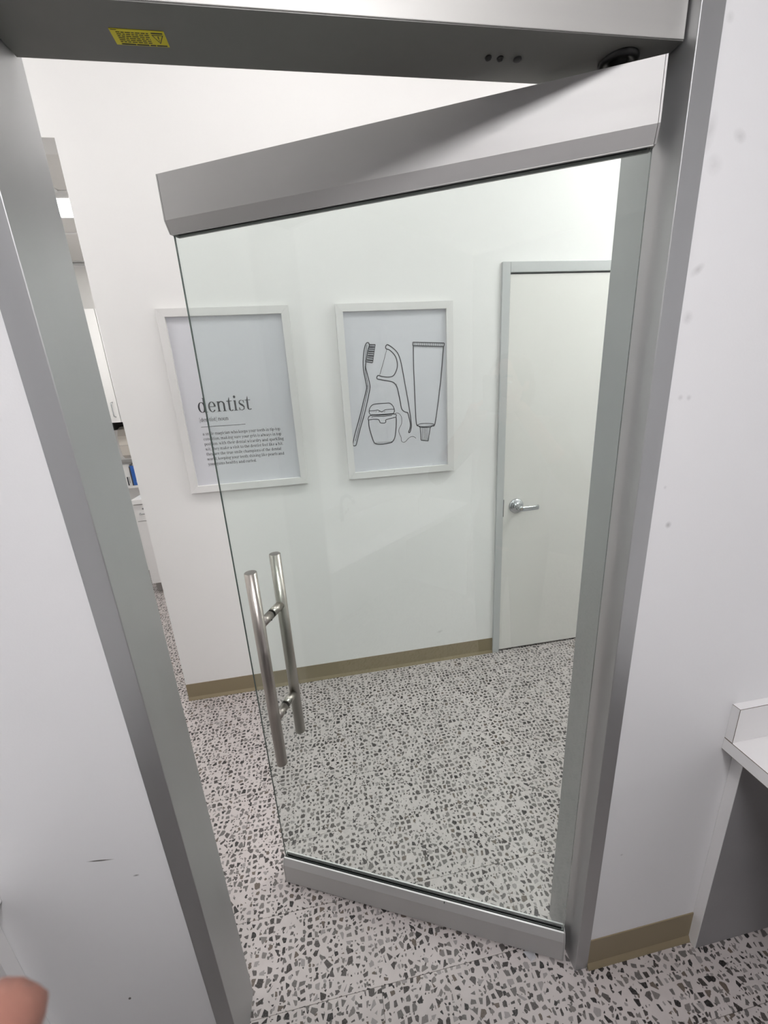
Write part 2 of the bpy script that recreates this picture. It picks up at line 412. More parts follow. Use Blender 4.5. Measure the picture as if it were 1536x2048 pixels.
lathe('hole_plug', [(.0062, 0), (.0062, -.0012), (.0045, -.0020), (0, -.0020)], M['black'], op, mtx=Matrix.Translation(V((-.23, .071, HZ)) - oc))
lathe('pivot_collar', [(.028, 0), (.028, -.003), (.025, -.0055), (.019, -.0055), (.016, -.003), (.013, -.003), (.013, -.011), (.0, -.011)], M['dark'], op, mtx=Matrix.Translation(V((-.072, .064, HZ)) - oc))

# yellow sticker under the housing
SC = V((-0.748, .073, HZ - .0003))
st = empty('warning_sticker', SC); tag(st, 'yellow warning sticker with black triangle under the operator housing', 'sticker')
box('label_sheet', (-.0325, .0325, -.0125, .0125, -.0003, .0002), M['yellow'], st)
ln = []
for k in range(6):
    yy = -.0085 + k * .0030
    x = -.026
    while x < .012:
        w = random.uniform(.003, .008); ln.append((x, min(x + w, .0125), yy, yy + .0011, -.0005, -.0003)); x += w + .0012
fp = boxes('fine_print', ln, M['ink'], st); fp['kind'] = 'stuff'
bold = boxes('bold_print', [(-.026, -.0085, .0098, .0116, -.0005, -.0003), (-.0075, .0075, .0098, .0116, -.0005, -.0003), (.009, .016, .0098, .0116, -.0005, -.0003), (.017, .030, .0098, .0116, -.0005, -.0003), (.016, .030, -.0098, -.0082, -.0005, -.0003), (-.031, -.024, -.0118, -.0110, -.0005, -.0003)], M['ink'], st)
bold['kind'] = 'stuff'
def flat_poly(name, polys, z, mat, parent):
    bm = bmesh.new()
    for p in polys: bm.faces.new([bm.verts.new((x, y, z)) for x, y in p])
    return link(name, to_mesh(bm, name), mat, parent)
a, b_, c_ = (.0158, -.0065), (.0300, -.0065), (.0229, .0075)
cen = V(((a[0] + b_[0] + c_[0]) / 3, (a[1] + b_[1] + c_[1]) / 3))
tri = []
for p, q in ((a, b_), (b_, c_), (c_, a)):
    P, Q = V(p), V(q); Pi = cen + (P - cen) * .78; Qi = cen + (Q - cen) * .78
    tri.append([tuple(P), tuple(Q), tuple(Qi), tuple(Pi)])
tri.append([(.0222, -.0045), (.0238, -.0045), (.0234, .0005), (.0226, .0005)]); tri.append([(.0223, .0016), (.0236, .0016), (.0236, .0028), (.0223, .0028)])
flat_poly('warning_triangle', tri, -.0005, M['ink'], st)

# ------------------------------------------------------------------ glass door leaf (local: x along the leaf from the hinge end, y through it, z up)
HX, HYY = -0.0231, 0.0219
# local +x runs from hinge to free edge: world direction (-cos, sin); local y = away from the room
dr = empty('door_1', (HX, HYY, 0)); tag(dr, 'open frameless glass door with aluminium rails and long bar handles', 'glass door', kind='structure')
# mirror-free frame: use local x = (-c, s), local y = (-s,-c) (towards the room is -y_away) -> away offset o = -y
dr.rotation_euler = (0, 0, math.pi - PHI)
LW, TH = 0.8984, 0.044
def A(x0, x1, o0, o1, z0, z1): return (x0, x1, -o1, -o0, z0, z1)
def rail_profile(zface0, zface1, zlip, slot):
    # (o, z) outline with bevels toward the glass and a slot for the pane
    t, s0, s1 = .0099, .0140, .0300
    return [(0, zface0), (0, zface1), (t, zlip), (s0, zlip), (s0, slot), (s1, slot), (s1, zlip), (TH - t, zlip), (TH, zface1), (TH, zface0)]
E0 = .0035
def rail(name, prof):
    o = extrude_x(name, [(-p[0], p[1]) for p in prof], E0, LW - E0, M['rail'], dr)
    for (x0, x1) in ((0, E0 - .0007), (LW - E0 + .0007, LW)):
        zl = prof[2][1]; pr = [(-p[0], p[1]) for p in (prof[0], prof[1], prof[2], prof[7], prof[8], prof[9])]
        extrude_x('end_cap', pr, x0, x1, M['rail'], o)
    return o
tr_ = rail('top_rail', rail_profile(2.0763, 1.9961, 1.9741, 1.990))
br_ = rail('bottom_rail', rail_profile(.011, .091, .113, .100))
for rr, z0, z1 in ((tr_, 1.9765, 1.988), (br_, .102, .1105)):
    boxes('gasket', [A(E0 + .004, LW - E0 - .004, .0145, .0186, z0, z1), A(E0 + .004, LW - E0 - .004, .0254, .0295, z0, z1)], M['black'], rr)
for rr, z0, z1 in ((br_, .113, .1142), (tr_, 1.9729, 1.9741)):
    boxes('lip_strip', [A(E0, LW - E0, .0102, .0138, z0, z1), A(E0, LW - E0, .0302, .0338, z0, z1)], M['lip_glint'] if rr is br_ else M['rail'], rr)  # strips added on the lips; the bottom pair carries a painted highlight
box('set_screw', A(.345, .3478, .0065, .0095, .1085, .1137), M['black'], br_)
lathe('pivot_spindle', [(.011, 0), (.011, .014), (0, .014)], M['dark'], tr_, mtx=Matrix.Translation((.064, -.022, 2.0763)))
bm = bmesh.new(); bmesh.ops.create_cube(bm, size=1)
x0, x1, y0, y1, z0, z1 = A(.002, LW - .0015, .019, .025, .1005, 1.9895)
for v in bm.verts: v.co = V(((x0 + x1) / 2 + v.co.x * (x1 - x0), (y0 + y1) / 2 + v.co.y * (y1 - y0), (z0 + z1) / 2 + v.co.z * (z1 - z0)))
gm = to_mesh(bm, 'glass_pane'); gp = link('glass_pane', gm, [M['glass'], M['gedge']], dr)
for p in gm.polygons: p.material_index = 0 if abs(p.normal.y) > .9 else 1
gp['label'] = 'faintly green clear glass pane'
HL, HO = .806, .060
for sgn in (-1, 1):
    o = .022 + sgn * HO
    h = cyl('pull_handle', (HL, -o, .612), (HL, -o, 1.222), .0155, M['steel'], dr, seg=40, bevel=.0008)
    for z in (1.069, .765):
        g0 = .022 + sgn * .0062
        s = cyl('standoff', (HL, -(.022 + sgn * .0050), z), (HL, -(o - sgn * .010), z), .0125, M['steel'], h, seg=32)
        cyl('washer', (HL, -(.022 + sgn * .0032), z), (HL, -(.022 + sgn * .0050), z), .0126, M['black'] if sgn < 0 else M['steel'], h, seg=32)
        if sgn < 0: cyl('grub_screw', (HL - .0118, -(.022 - .020), z - .004), (HL - .0129, -(.022 - .020), z - .004), .0024, M['black'], h, seg=12)

# ------------------------------------------------------------------ plain door in the hall
fz = 2.1802
d2 = empty('door_2', (DX0, YF, 0)); tag(d2, 'plain off-white flush door with lever handle in a pale grey frame', 'door', kind='structure')
FWD = .041
def R2(x0, x1, y0, y1, z0, z1): return (x0 - DX0, x1 - DX0, y0 - YF, y1 - YF, z0, z1)
box('frame_jamb', R2(DX0, DX0 + FWD, YF - .014, YF + T, 0, fz), M['dframe'], d2, bevel=.002)
box('frame_jamb', R2(DX1 - FWD, DX1, YF - .014, YF + T, 0, fz), M['dframe'], d2, bevel=.002)
box('frame_head', R2(DX0 + FWD + .0006, DX1 - FWD - .0006, YF - .014, YF + T, fz - .046, fz), M['dframe'], d2, bevel=.002)
box('frame_stop', R2(DX0 + FWD, DX1 - FWD, YF + .045, YF + T, 0, fz - .046), M['dark'], d2)
leaf = box('door_leaf', R2(DX0 + FWD + .003, DX1 - FWD - .003, YF - .006, YF + .038, .014, fz - .046 - .0065), M['door'], d2, bevel=.0015)
box('strike_plate', R2(DX0 + FWD - .001, DX0 + FWD + .0028, YF - .013, YF + .004, .90, 1.0), M['dark'], d2)
LX, LZ = .497 - DX0, .956
Mr = Matrix.Translation((LX, -.006, LZ)) @ Matrix.Rotation(math.pi / 2, 4, 'X')
lv = lathe('lever_handle', [(0, 0), (.043, 0), (.043, .004), (.040, .009), (.030, .013), (.021, .016), (.0165, .022), (.0135, .034), (.0135, .062), (.011, .066), (0, .066)], M['chrome'], d2, mtx=Mr)
bm = bmesh.new()
for i, (x, dy, hz_) in enumerate(((0, -.066, .012), (.03, -.068, .0115), (.085, -.066, .0105), (.108, -.064, .0105), (.116, -.056, .0105), (.120, -.046, .010))):
    pass
prof = [(-.006, -.058), (.02, -.060), (.085, -.058), (.104, -.056), (.110, -.048), (.112, -.038)]
th_ = .009
rows = []
for i, (x, y) in enumerate(prof):
    p = V(prof[max(0, i - 1)]); q = V(prof[min(len(prof) - 1, i + 1)]); d = (q - p).normalized(); nrm = V((d.y, -d.x))
    hh = .0125 - .002 * i / 5
    a1 = V((x, y)) + nrm * th_ / 2; a2 = V((x, y)) - nrm * th_ / 2
    rows.append([bm.verts.new((LX + a[0], a[1] - .006, LZ - .004 + s * hh)) for a, s in ((a1, -1), (a1, 1), (a2, 1), (a2, -1))])
for a, b in zip(rows, rows[1:]):
    for k in range(4): bm.faces.new((a[k], a[(k + 1) % 4], b[(k + 1) % 4], b[k]))
bm.faces.new(rows[0]); bm.faces.new(rows[-1])
bmesh.ops.bevel(bm, geom=[e for e in bm.edges if not e.is_boundary], offset=.0012, segments=1, affect='EDGES')
link('lever_arm', to_mesh(bm, 'lever_arm'), M['chrome'], lv)
lathe('keyhole', [(.0085, .066), (.0085, .0672), (.006, .0678), (0, .0678)], M['steel'], lv, seg=20, mtx=Mr)

# ------------------------------------------------------------------ framed prints
PWD, PHT = 0.5618, 0.8205
def framed_print(x, z, label):
    t = empty('framed_print', (x, YF, z)); tag(t, label, 'framed print', 'framed dental prints on the hall wall')
    b, dep = .0335, .022
    # mitred mouldings, each a part
    def bar(pts):
        bm = bmesh.new()
        lo = [bm.verts.new((px, -.0005, pz)) for px, pz in pts]; hi = [bm.verts.new((px, -dep, pz)) for px, pz in pts]
        bm.faces.new(lo); bm.faces.new(hi)
        for i in range(4): bm.faces.new((lo[i], lo[(i + 1) % 4], hi[(i + 1) % 4], hi[i]))
        bmesh.ops.bevel(bm, geom=bm.edges[:], offset=.0006, segments=1, affect='EDGES')
        return link('frame_bar', to_mesh(bm, 'frame_bar'), M['white'], t)
    w, h = PWD, PHT
    bar([(0, 0), (w, 0), (w - b, b), (b, b)]); bar([(0, h), (w, h), (w - b, h - b), (b, h - b)])
    bar([(0, 0), (b, b), (b, h - b), (0, h)]); bar([(w, 0), (w - b, b), (w - b, h - b), (w, h)])
    sh = box('print_sheet', (b - .004, w - b + .004, -.008, -.003, b - .004, h - b + .004), M['paper'], t)
    bm = bmesh.new(); bm.faces.new([bm.verts.new(p) for p in ((b - .003, -.0105, b - .003), (w - b + .003, -.0105, b - .003), (w - b + .003, -.0105, h - b + .003), (b - .003, -.0105, h - b + .003))])
    link('glazing', to_mesh(bm, 'glazing'), M['glaze'], t)
    return t, sh

# a small high-contrast serif alphabet, drawn as flat polygons (x-height = 1)
TK, TN, SF = .19, .055, .05
def _ring(cx, cy, rx, ry, wx=TK, wy=TN, a0=0, a1=360, n=28):
    out = []
    for i in range(n):
        t0 = math.radians(a0 + (a1 - a0) * i / n); t1 = math.radians(a0 + (a1 - a0) * (i + 1) / n)
        o = lambda t: (cx + rx * math.cos(t), cy + ry * math.sin(t)); q = lambda t: (cx + (rx - wx) * math.cos(t), cy + (ry - wy) * math.sin(t))
        out.append([o(t0), o(t1), q(t1), q(t0)])
    return out
def _r(x0, y0, x1, y1): return [[(x0, y0), (x1, y0), (x1, y1), (x0, y1)]]
def _ln(x0, y0, x1, y1, w): return [[(x0 - w / 2, y0), (x0 + w / 2, y0), (x1 + w / 2, y1), (x1 - w / 2, y1)]]
def _dot(x, y, r, n=14): return [[(x + r * math.cos(2 * math.pi * i / n), y + r * math.sin(2 * math.pi * i / n)) for i in range(n)]]
def _foot(x, w=.2): return _r(x - w, 0, x + w, SF)
def _stem(x, y0, y1): return _r(x - TK / 2, y0, x + TK / 2, y1)
def _cap(x, y): return [[(x - TK / 2 - .13, y - SF), (x, y - SF), (x + TK / 2, y), (x - TK / 2, y)]] 
AS, DE = 1.42, -.42
def _arch(x0, x1): return _ring((x0 + x1) / 2 + TK * .1, .66, (x1 - x0) / 2 + TK * .4, .36, TK * .95, TN * 1.6, 0, 150)
def glyph(ch):
    g = []
    if ch == 'a': g = _ring(.36, .26, .31, .28) + _stem(.68, .08, .74) + _ring(.44, .68, .335, .34, TK, TN, 0, 150) + _dot(.2, .72, .1) + _ring(.85, .12, .2, .12, .05, .05, 190, 300); w = .98
    elif ch == 'b': g = _stem(.2, 0, AS) + _cap(.2, AS) + _ring(.52, .5, .40, .52); w = 1.02
    elif ch == 'c': g = _ring(.46, .5, .41, .52, TK, TN, 48, 318) + _dot(.74, .74, .11); w = .9
    elif ch == 'd': g = _stem(.78, 0, AS) + _cap(.78, AS) + _ring(.46, .5, .40, .52) + _r(.78, 0, 1.04, SF); w = 1.1
    elif ch == 'e': g = _ring(.46, .5, .41, .52, TK, TN, 5, 322) + _r(.1, .5, .86, .5 + TN); w = .93
    elif ch == 'f': g = _stem(.3, 0, 1.15) + _foot(.3) + _ring(.5, 1.12, .295, .32, TK, TN, 40, 180) + _dot(.68, 1.3, .1) + _r(.06, .94, .6, 1.0); w = .66
    elif ch == 'g': g = _ring(.43, .64, .33, .38) + _ring(.46, -.17, .42, .27, .11, .09) + _ring(.3, .2, .16, .14, .06, .05, 90, 250) + _dot(.86, .95, .09) + _ln(.7, .86, .84, .97, .05); w = .97
    elif ch == 'h': g = _stem(.24, 0, AS) + _cap(.24, AS) + _foot(.24) + _arch(.24, .84) + _stem(.84, 0, .68) + _foot(.84); w = 1.12
    elif ch == 'i': g = _stem(.26, 0, 1.0) + _cap(.26, 1.0) + _foot(.26) + _dot(.26, 1.36, .13); w = .54
    elif ch == 'k': g = _stem(.24, 0, AS) + _cap(.24, AS) + _foot(.24) + _ln(.32, .42, .85, .97, .07) + _ln(.9, 0, .5, .6, TK) + _foot(.9, .16) + _r(.65, .95, .98, 1.0); w = 1.1
    elif ch == 'l': g = _stem(.26, 0, AS) + _cap(.26, AS) + _foot(.26); w = .54
    elif ch == 'm': g = _stem(.24, 0, 1.0) + _cap(.24, 1.0) + _foot(.24) + _arch(.24, .8) + _stem(.8, 0, .68) + _foot(.8, .17) + _arch(.8, 1.36) + _stem(1.36, 0, .68) + _foot(1.36); w = 1.64
    elif ch == 'n': g = _stem(.24, 0, 1.0) + _cap(.24, 1.0) + _foot(.24) + _arch(.24, .84) + _stem(.84, 0, .68) + _foot(.84); w = 1.12
    elif ch == 'o': g = _ring(.47, .5, .42, .52); w = .95
    elif ch == 'p': g = _stem(.22, DE, 1.0) + _cap(.22, 1.0) + _r(.02, DE, .42, DE + SF) + _ring(.54, .5, .40, .52); w = 1.04
    elif ch == 'r': g = _stem(.24, 0, 1.0) + _cap(.24, 1.0) + _foot(.24) + _ring(.58, .66, .33, .34, TK, .07, 60, 150) + _dot(.7, .86, .11); w = .8
    elif ch == 's':
        pts = [(.66, .74), (.6, .92), (.4, 1.0), (.2, .9), (.17, .74), (.3, .6), (.5, .48), (.64, .34), (.62, .12), (.4, 0.0), (.2, .06), (.12, .28)]
        wd = [.05, .05, .05, .1, .15, .19, .19, .15, .1, .05, .05, .05]
        L, Rr = [], []
        for i, (x, y) in enumerate(pts):
            p = V(pts[max(i - 1, 0)]); q = V(pts[min(i + 1, len(pts) - 1)]); d = (q - p).normalized(); n = V((-d.y, d.x)) * wd[i] / 2
            L.append((x + n.x, y + n.y)); Rr.append((x - n.x, y - n.y))
        g = [[L[i], L[i + 1], Rr[i + 1], Rr[i]] for i in range(len(pts) - 1)] + _r(.64, .7, .69, 1.0) + _r(.09, 0, .14, .3); w = .78
    elif ch == 't': g = _stem(.28, .16, 1.0) + [[(.19, .94), (.375, .94), (.375, 1.34), (.33, 1.34)]] + _ring(.46, .22, .275, .24, TK, TN, 180, 325) + _r(.02, .94, .62, 1.0); w = .68
    elif ch == 'u': g = _stem(.24, .3, 1.0) + _cap(.24, 1.0) + _ring(.49, .32, .345, .34, TK, TN * 1.5, 180, 320) + _stem(.82, 0, 1.0) + _cap(.82, 1.0) + _r(.82, 0, 1.06, SF); w = 1.12
    elif ch == 'v': g = _ln(.2, 1.0, .5, 0, TK) + _ln(.78, 1.0, .5, 0, .06) + _r(.03, .95, .4, 1.0) + _r(.62, .95, .94, 1.0); w = .97
    elif ch == 'w': g = _ln(.2, 1.0, .46, 0, TK) + _ln(.72, 1.0, .46, 0, .06) + _ln(.68, 1.0, .96, 0, TK) + _ln(1.22, 1.0, .96, 0, .06) + _r(.03, .95, .4, 1.0) + _r(1.07, .95, 1.38, 1.0); w = 1.41
    elif ch == 'y': g = _ln(.2, 1.0, .52, 0, TK) + _ln(.8, 1.0, .36, -.36, .06) + _dot(.24, -.32, .1) + _r(.03, .95, .4, 1.0) + _r(.64, .95, .96, 1.0); w = .98
    elif ch == 'z': g = _ln(.2, .03, .66, .97, TK) + _r(.1, .95, .76, 1.0) + _r(.1, 0, .78, SF) + _r(.1, .75, .15, 1.0) + _r(.73, 0, .78, .26); w = .88
    elif ch == '.': g = _dot(.2, .11, .11); w = .4
    elif ch == ',': g = _dot(.2, .11, .11) + _ln(.18, -.18, .27, .1, .07); w = .4
    elif ch == '-': g = _r(.06, .4, .5, .5); w = .56
    elif ch == '[': g = _r(.14, -.36, .22, 1.42) + _r(.14, 1.36, .4, 1.42) + _r(.14, -.36, .4, -.3); w = .48
    elif ch == ']': g = _r(.26, -.36, .34, 1.42) + _r(.08, 1.36, .34, 1.42) + _r(.08, -.36, .34, -.3); w = .48
    elif ch == '*': g = _dot(.2, .5, .1); w = .4
    else: w = .42
    return g, w
def line_polys(s, x, z, xh, width=None):
    adv = sum(glyph(c)[1] for c in s)
    sx = xh if width is None else width / adv
    out = []
    for c in s:
        g, w = glyph(c)
        for poly in g: out.append([(x + px * sx, z + pz * xh) for px, pz in poly])
        x += w * sx
    return out
def print_mesh(name, polys, parent, y=-.0088):
    bm = bmesh.new()
    for p in polys:
        try: f = bm.faces.new([bm.verts.new((x, y, z)) for x, z in p])
        except ValueError: continue
        f.normal_update()
        if f.normal.y > 0: f.normal_flip()
    me = bpy.data.meshes.new(name); bm.to_mesh(me); bm.free()
    return link(name, me, M['ink'], parent)

P1X, P1Z = -1.2083, 2.0189 - PHT
t1, s1 = framed_print(P1X, P1Z, 'white framed print with the serif heading dentist and a text definition')
def L1(x, z): return x - P1X, z - P1Z
x, z = L1(-1.112, 1.5765); print_mesh('heading', line_polys('dentist', x, z, .046, .243), s1)
x, z = L1(-1.114, 1.535); print_mesh('subheading', line_polys('[den*tist] noun', x, z, .0128, .132), s1)
x, z = L1(-1.112, 1.5097); print_mesh('rule_line', [[(x, z), (x + .203, z), (x + .203, z + .0018), (x, z + .0018)]], s1)
body = ['a smile magician who keeps your teeth in tip-top', 'condition, making sure your grin is always in top', 'position. with their dental wizardry and sparkling',
        'wit, they make a visit to the dentist feel like a hit.', 'they are the true smile champions of the dental', 'world, keeping your teeth shining like pearls and', 'your gums healthy and curled.']
adv1 = sum(glyph(c)[1] for c in body[0])
bx = .361 / adv1
for i, s in enumerate(body):
    x, z = L1(-1.111, 1.4715 - i * .0240)
    print_mesh('body_text', line_polys(s, x, z, .0100, bx * sum(glyph(c)[1] for c in s)), s1)

P2X, P2Z = -0.4362, 2.0178 - PHT
t2, s2 = framed_print(P2X, P2Z, 'white framed print with line drawings of a toothbrush and paste tube')
DRAWING = [  # (line width, 0 open / 1 closed smooth / 2 closed straight, points in mm from the frame corner)
    (4.1, 1, [(143,652),(136,650),(129,639),(122,618),(116,583),(113,552),(114,521),(119,485),(123,455),(121,439),(106,394),(80,315),(49,231),(36,188),(34,173),(40,169),(49,172),(56,191),(75,248),(106,332),(131,415),(139,447),(138,470),(129,516),(124,543),(127,563),(133,587),(140,617),(149,638),(147,649)]),
    (2.3, 0, [(122,547),(122,516),(129,470),(130,448),(121,416),(94,329),(65,244),(48,194)]),
    (1.8, 0, [(137,641),(130,609),(124,567)]),
    (4.1, 1, [(231,620),(227,627),(231,636),(239,638),(260,625),(283,602),(296,570),(304,530),(315,456),(327,376),(335,313),(340,264),(339,239),(332,218),(326,215),(325,220),(332,235),(335,259),(329,294),(324,313),(321,316),(305,322),(293,337),(288,368),(281,411),(275,439),(264,459),(247,469),(208,478),(182,484),(176,488),(178,497),(185,501),(204,495),(233,491),(258,496),(274,518),(281,544),(277,576),(263,599),(245,615)]),
    (1.8, 0, [(232,617),(212,560),(191,503)]),
    (3.2, 0, [(135,315),(128,325),(128,336),(133,352),(148,365),(172,368),(212,368),(234,367),(248,354),(255,337),(255,325),(249,315),(256,314)]),
    (2.7, 0, [(128,336),(151,336),(171,338),(180,333),(192,328),(205,335),(213,337),(235,337),(254,336)]),
    (3.2, 0, [(136,317),(189,315),(249,316)]),
    (3.2, 1, [(122,293),(121,301),(134,313),(199,312),(259,312),(262,298),(258,296),(212,288),(209,277),(201,272),(182,274),(177,282),(172,291),(148,294)]),
    (2.7, 0, [(138,304),(149,308),(198,306),(243,307)]),
    (4.1, 0, [(122,293),(122,260),(129,225),(139,187),(150,172),(180,167),(216,169),(237,175),(251,196),(259,235),(263,279),(262,298)]),
    (1.8, 0, [(255,312),(267,317),(281,311),(291,292),(289,262),(276,239),(274,219),(284,194),(285,176),(295,168),(308,172),(325,188),(343,194),(356,189),(362,183)]),
    (3.7, 2, [(362,645),(520,635),(518,619),(361,630)]),
    (4.1, 0, [(364,629),(362,527),(363,435),(364,349),(367,257),(378,245),(386,237)]),
    (4.1, 0, [(516,618),(501,474),(493,418),(484,356),(465,250),(451,240),(440,234)]),
    (2.7, 1, [(371,249),(391,255),(420,255),(446,252),(462,245),(440,240),(409,239),(381,244)]),
    (3.7, 2, [(386,237),(388,206),(389,171),(427,165),(431,188),(440,234)]),
    (1.8, 0, [(396,234),(396,171)]),
    (1.8, 0, [(404,234),(402,171)]),
    (1.8, 0, [(411,233),(409,170)]),
    (1.8, 0, [(419,233),(416,170)]),
    (1.8, 0, [(427,232),(423,169)]),
    (1.8, 0, [(369,643),(368,630)]),
    (1.8, 0, [(378,642),(377,629)]),
    (1.8, 0, [(387,642),(387,628)]),
    (1.8, 0, [(397,641),(396,628)]),
    (1.8, 0, [(406,640),(405,627)]),
    (1.8, 0, [(415,640),(414,627)]),
    (1.8, 0, [(425,639),(424,626)]),
    (1.8, 0, [(434,639),(433,626)]),
    (1.8, 0, [(443,638),(442,625)]),
    (1.8, 0, [(452,638),(452,624)]),
    (1.8, 0, [(462,637),(461,624)]),
    (1.8, 0, [(471,636),(470,623)]),
    (1.8, 0, [(481,636),(480,622)]),
    (1.8, 0, [(490,635),(489,622)]),
    (1.8, 0, [(499,634),(499,621)]),
    (1.8, 0, [(509,634),(508,621)]),
    (1.4, 0, [(367,629),(370,622)]),
    (1.4, 0, [(374,628),(377,621)]),
    (1.4, 0, [(382,628),(384,620)]),
    (1.4, 0, [(389,627),(392,620)]),
    (1.4, 0, [(396,627),(399,619)]),
    (1.4, 0, [(404,626),(407,619)]),
    (1.4, 0, [(411,626),(414,618)]),
    (1.4, 0, [(419,625),(422,618)]),
    (1.4, 0, [(426,625),(429,617)]),
    (1.4, 0, [(433,624),(436,617)]),
    (1.4, 0, [(441,623),(444,616)]),
    (1.4, 0, [(449,623),(451,616)]),
    (1.4, 0, [(456,622),(459,615)]),
    (1.4, 0, [(463,622),(466,614)]),
    (1.4, 0, [(471,621),(474,614)]),
    (1.4, 0, [(479,620),(482,613)]),
    (1.4, 0, [(486,620),(489,613)]),
    (1.4, 0, [(494,619),(496,612)]),
    (1.4, 0, [(501,619),(504,612)]),
    (1.4, 0, [(509,618),(511,611)]),
    (4.6, 0, [(150,642),(178,641)]),
    (6.9, 0, [(147,632),(176,631)]),
    (4.6, 0, [(145,623),(173,621)]),
    (6.9, 0, [(142,613),(171,611)]),
    (4.6, 0, [(140,604),(169,601)]),
    (6.9, 0, [(138,594),(166,591)]),
    (4.6, 0, [(136,585),(164,581)]),
    (6.9, 0, [(133,575),(161,571)]),
    (4.6, 0, [(131,566),(159,561)]),
    (2.3, 0, [(178,642),(170,607),(160,561)]),
    (1.4, 0, [(267,455),(275,457)]),
    (1.4, 0, [(269,450),(275,452)]),
    (1.4, 0, [(271,444),(276,447)]),
    (1.4, 0, [(273,439),(277,442)]),
    (1.4, 0, [(276,434),(278,437)]),
    (1.4, 0, [(278,429),(278,431)]),
    (1.4, 0, [(280,423),(279,426)]),
    (1.4, 0, [(122,455),(128,458)]),
    (1.4, 0, [(121,452),(128,455)]),
    (1.4, 0, [(121,448),(127,451)]),
    (1.4, 0, [(121,445),(126,448)]),
    (1.4, 0, [(121,442),(126,445)]),
    (1.4, 0, [(120,439),(125,442)]),
    (1.4, 0, [(150,172),(153,179)]),
    (1.4, 0, [(157,172),(159,179)]),
    (1.4, 0, [(163,172),(166,179)]),
    (1.4, 0, [(170,172),(172,179)]),
    (1.4, 0, [(177,172),(179,179)]),
    (1.4, 0, [(183,172),(186,178)]),
    (1.4, 0, [(190,172),(192,178)]),
    (1.4, 0, [(196,172),(199,178)]),
    (1.4, 0, [(203,172),(205,178)]),
    (1.4, 0, [(210,172),(212,178)]),
    (1.4, 0, [(216,171),(219,178)]),
    (1.4, 0, [(223,171),(225,178)]),
    (1.4, 0, [(229,171),(232,178)]),
    (1.4, 0, [(236,171),(238,178)]),
    (1.4, 0, [(160,328),(166,332)]),
    (1.4, 0, [(174,327),(180,331)]),
    (1.4, 0, [(188,326),(194,331)]),
    (1.4, 0, [(202,325),(208,330)]),
]

def catmull(pts, closed, n=5):
    P = [V(p) for p in pts]; out = []; m = len(P)
    for i in range(m if closed else m - 1):
        if closed: a, b, c, d = P[i - 1], P[i], P[(i + 1) % m], P[(i + 2) % m]
        else: a, b, c, d = P[max(i - 1, 0)], P[i], P[i + 1], P[min(i + 2, m - 1)]
        for k in range(n):
            t = k / n
            out.append(.5 * ((2 * b) + (c - a) * t + (2 * a - 5 * b + 4 * c - d) * t * t + (3 * b - a - 3 * c + d) * t ** 3))
    if not closed: out.append(P[-1])
    return out
def ribbon(pts, closed, w):
    m = len(pts); L, R_ = [], []
    for i, p in enumerate(pts):
        a = pts[(i - 1) % m if closed else max(i - 1, 0)]; b = pts[(i + 1) % m if closed else min(i + 1, m - 1)]
        d = (b - a)
        if d.length < 1e-9: d = V((1, 0))
        d = d.normalized(); n = V((-d.y, d.x)) * w / 2
        L.append(p + n); R_.append(p - n)
    return [[tuple(L[i]), tuple(L[(i + 1) % m]), tuple(R_[(i + 1) % m]), tuple(R_[i])] for i in range(m if closed else m - 1)]
polys = []
for wd, cl, pts in DRAWING:
    pts = [(px / 1000, pz / 1000) for px, pz in pts]
    if cl == 2:
        for i in range(len(pts)): polys += ribbon([V(pts[i]), V(pts[(i + 1) % len(pts)])], False, wd / 1000 * 1.15)
    else:
        sm = catmull(pts, cl == 1) if len(pts) > 2 else [V(p) for p in pts]
        polys += ribbon(sm, cl == 1, wd / 1000 * 1.15)
print_mesh('line_drawing', polys, s2)

# ------------------------------------------------------------------ counters in the near room
CT = .775
def counter(name, xa, xb, y_end, label, splash_side):
    """runs along Y from the partition; xa is the free front edge"""
    t = empty(name, ((xa + xb) / 2, y_end / 2, 0)); tag(t, label, 'counter')
    ox, oy = (xa + xb) / 2, y_end / 2
    lo, hi = min(xa, xb), max(xa, xb)
    B = lambda b: (b[0] - ox, b[1] - ox, b[2] - oy, b[3] - oy, b[4], b[5])
    return t, B, lo, hi
rt, B, lo, hi = counter('wall_counter', 0.333, XR, -1.9, 'white laminate counter with low splashback beside the hinge-side jamb', 1)
top = box('countertop', B((0.3335, XR - .001, -1.9, WY - .0005, CT - .034, CT)), M['lam'], rt)
boxes('edge_seam', [B((.3333, .3345, -1.9, WY - .001, CT - .0008, CT + .0002)), B((.3333, .3345, -1.9, WY - .001, CT - .0344, CT - .0336))], M['lamedge'], top)
sp = box('splashback', B((.3345, XR - .001, WY - .0195, WY - .0005, CT + .0006, CT + .0995)), M['lam'], rt)
boxes('splash_seam', [B((.3341, .3349, WY - .0200, WY - .0192, CT, CT + .0998)), B((.3341, XR - .01, WY - .0200, WY - .0192, CT + .0990, CT + .0998)), B((.3341, .3349, WY - .0200, WY - .001, CT + .0990, CT + .0998)), B((.3341, .3349, WY - .0195, WY - .001, CT, CT + .0010))], M['lamedge'], sp)
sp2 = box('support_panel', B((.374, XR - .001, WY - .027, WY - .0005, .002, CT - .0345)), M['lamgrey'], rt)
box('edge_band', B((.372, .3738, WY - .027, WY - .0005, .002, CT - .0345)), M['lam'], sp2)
box('side_splash', B((XR - .0205, XR - .0015, -1.9, WY - .0205, CT + .0006, CT + .0995)), M['lam'], rt)
box('support_panel', B((.372, XR - .001, -1.9, -1.876, .002, CT - .0345)), M['lam'], rt)

lt, B, lo, hi = counter('sink_counter', -1.262, XL, -1.75, 'white laminate counter with an oval sink along the side wall', -1)
SX, SY, SRX, SRY = -1.60, -0.93, .17, .24
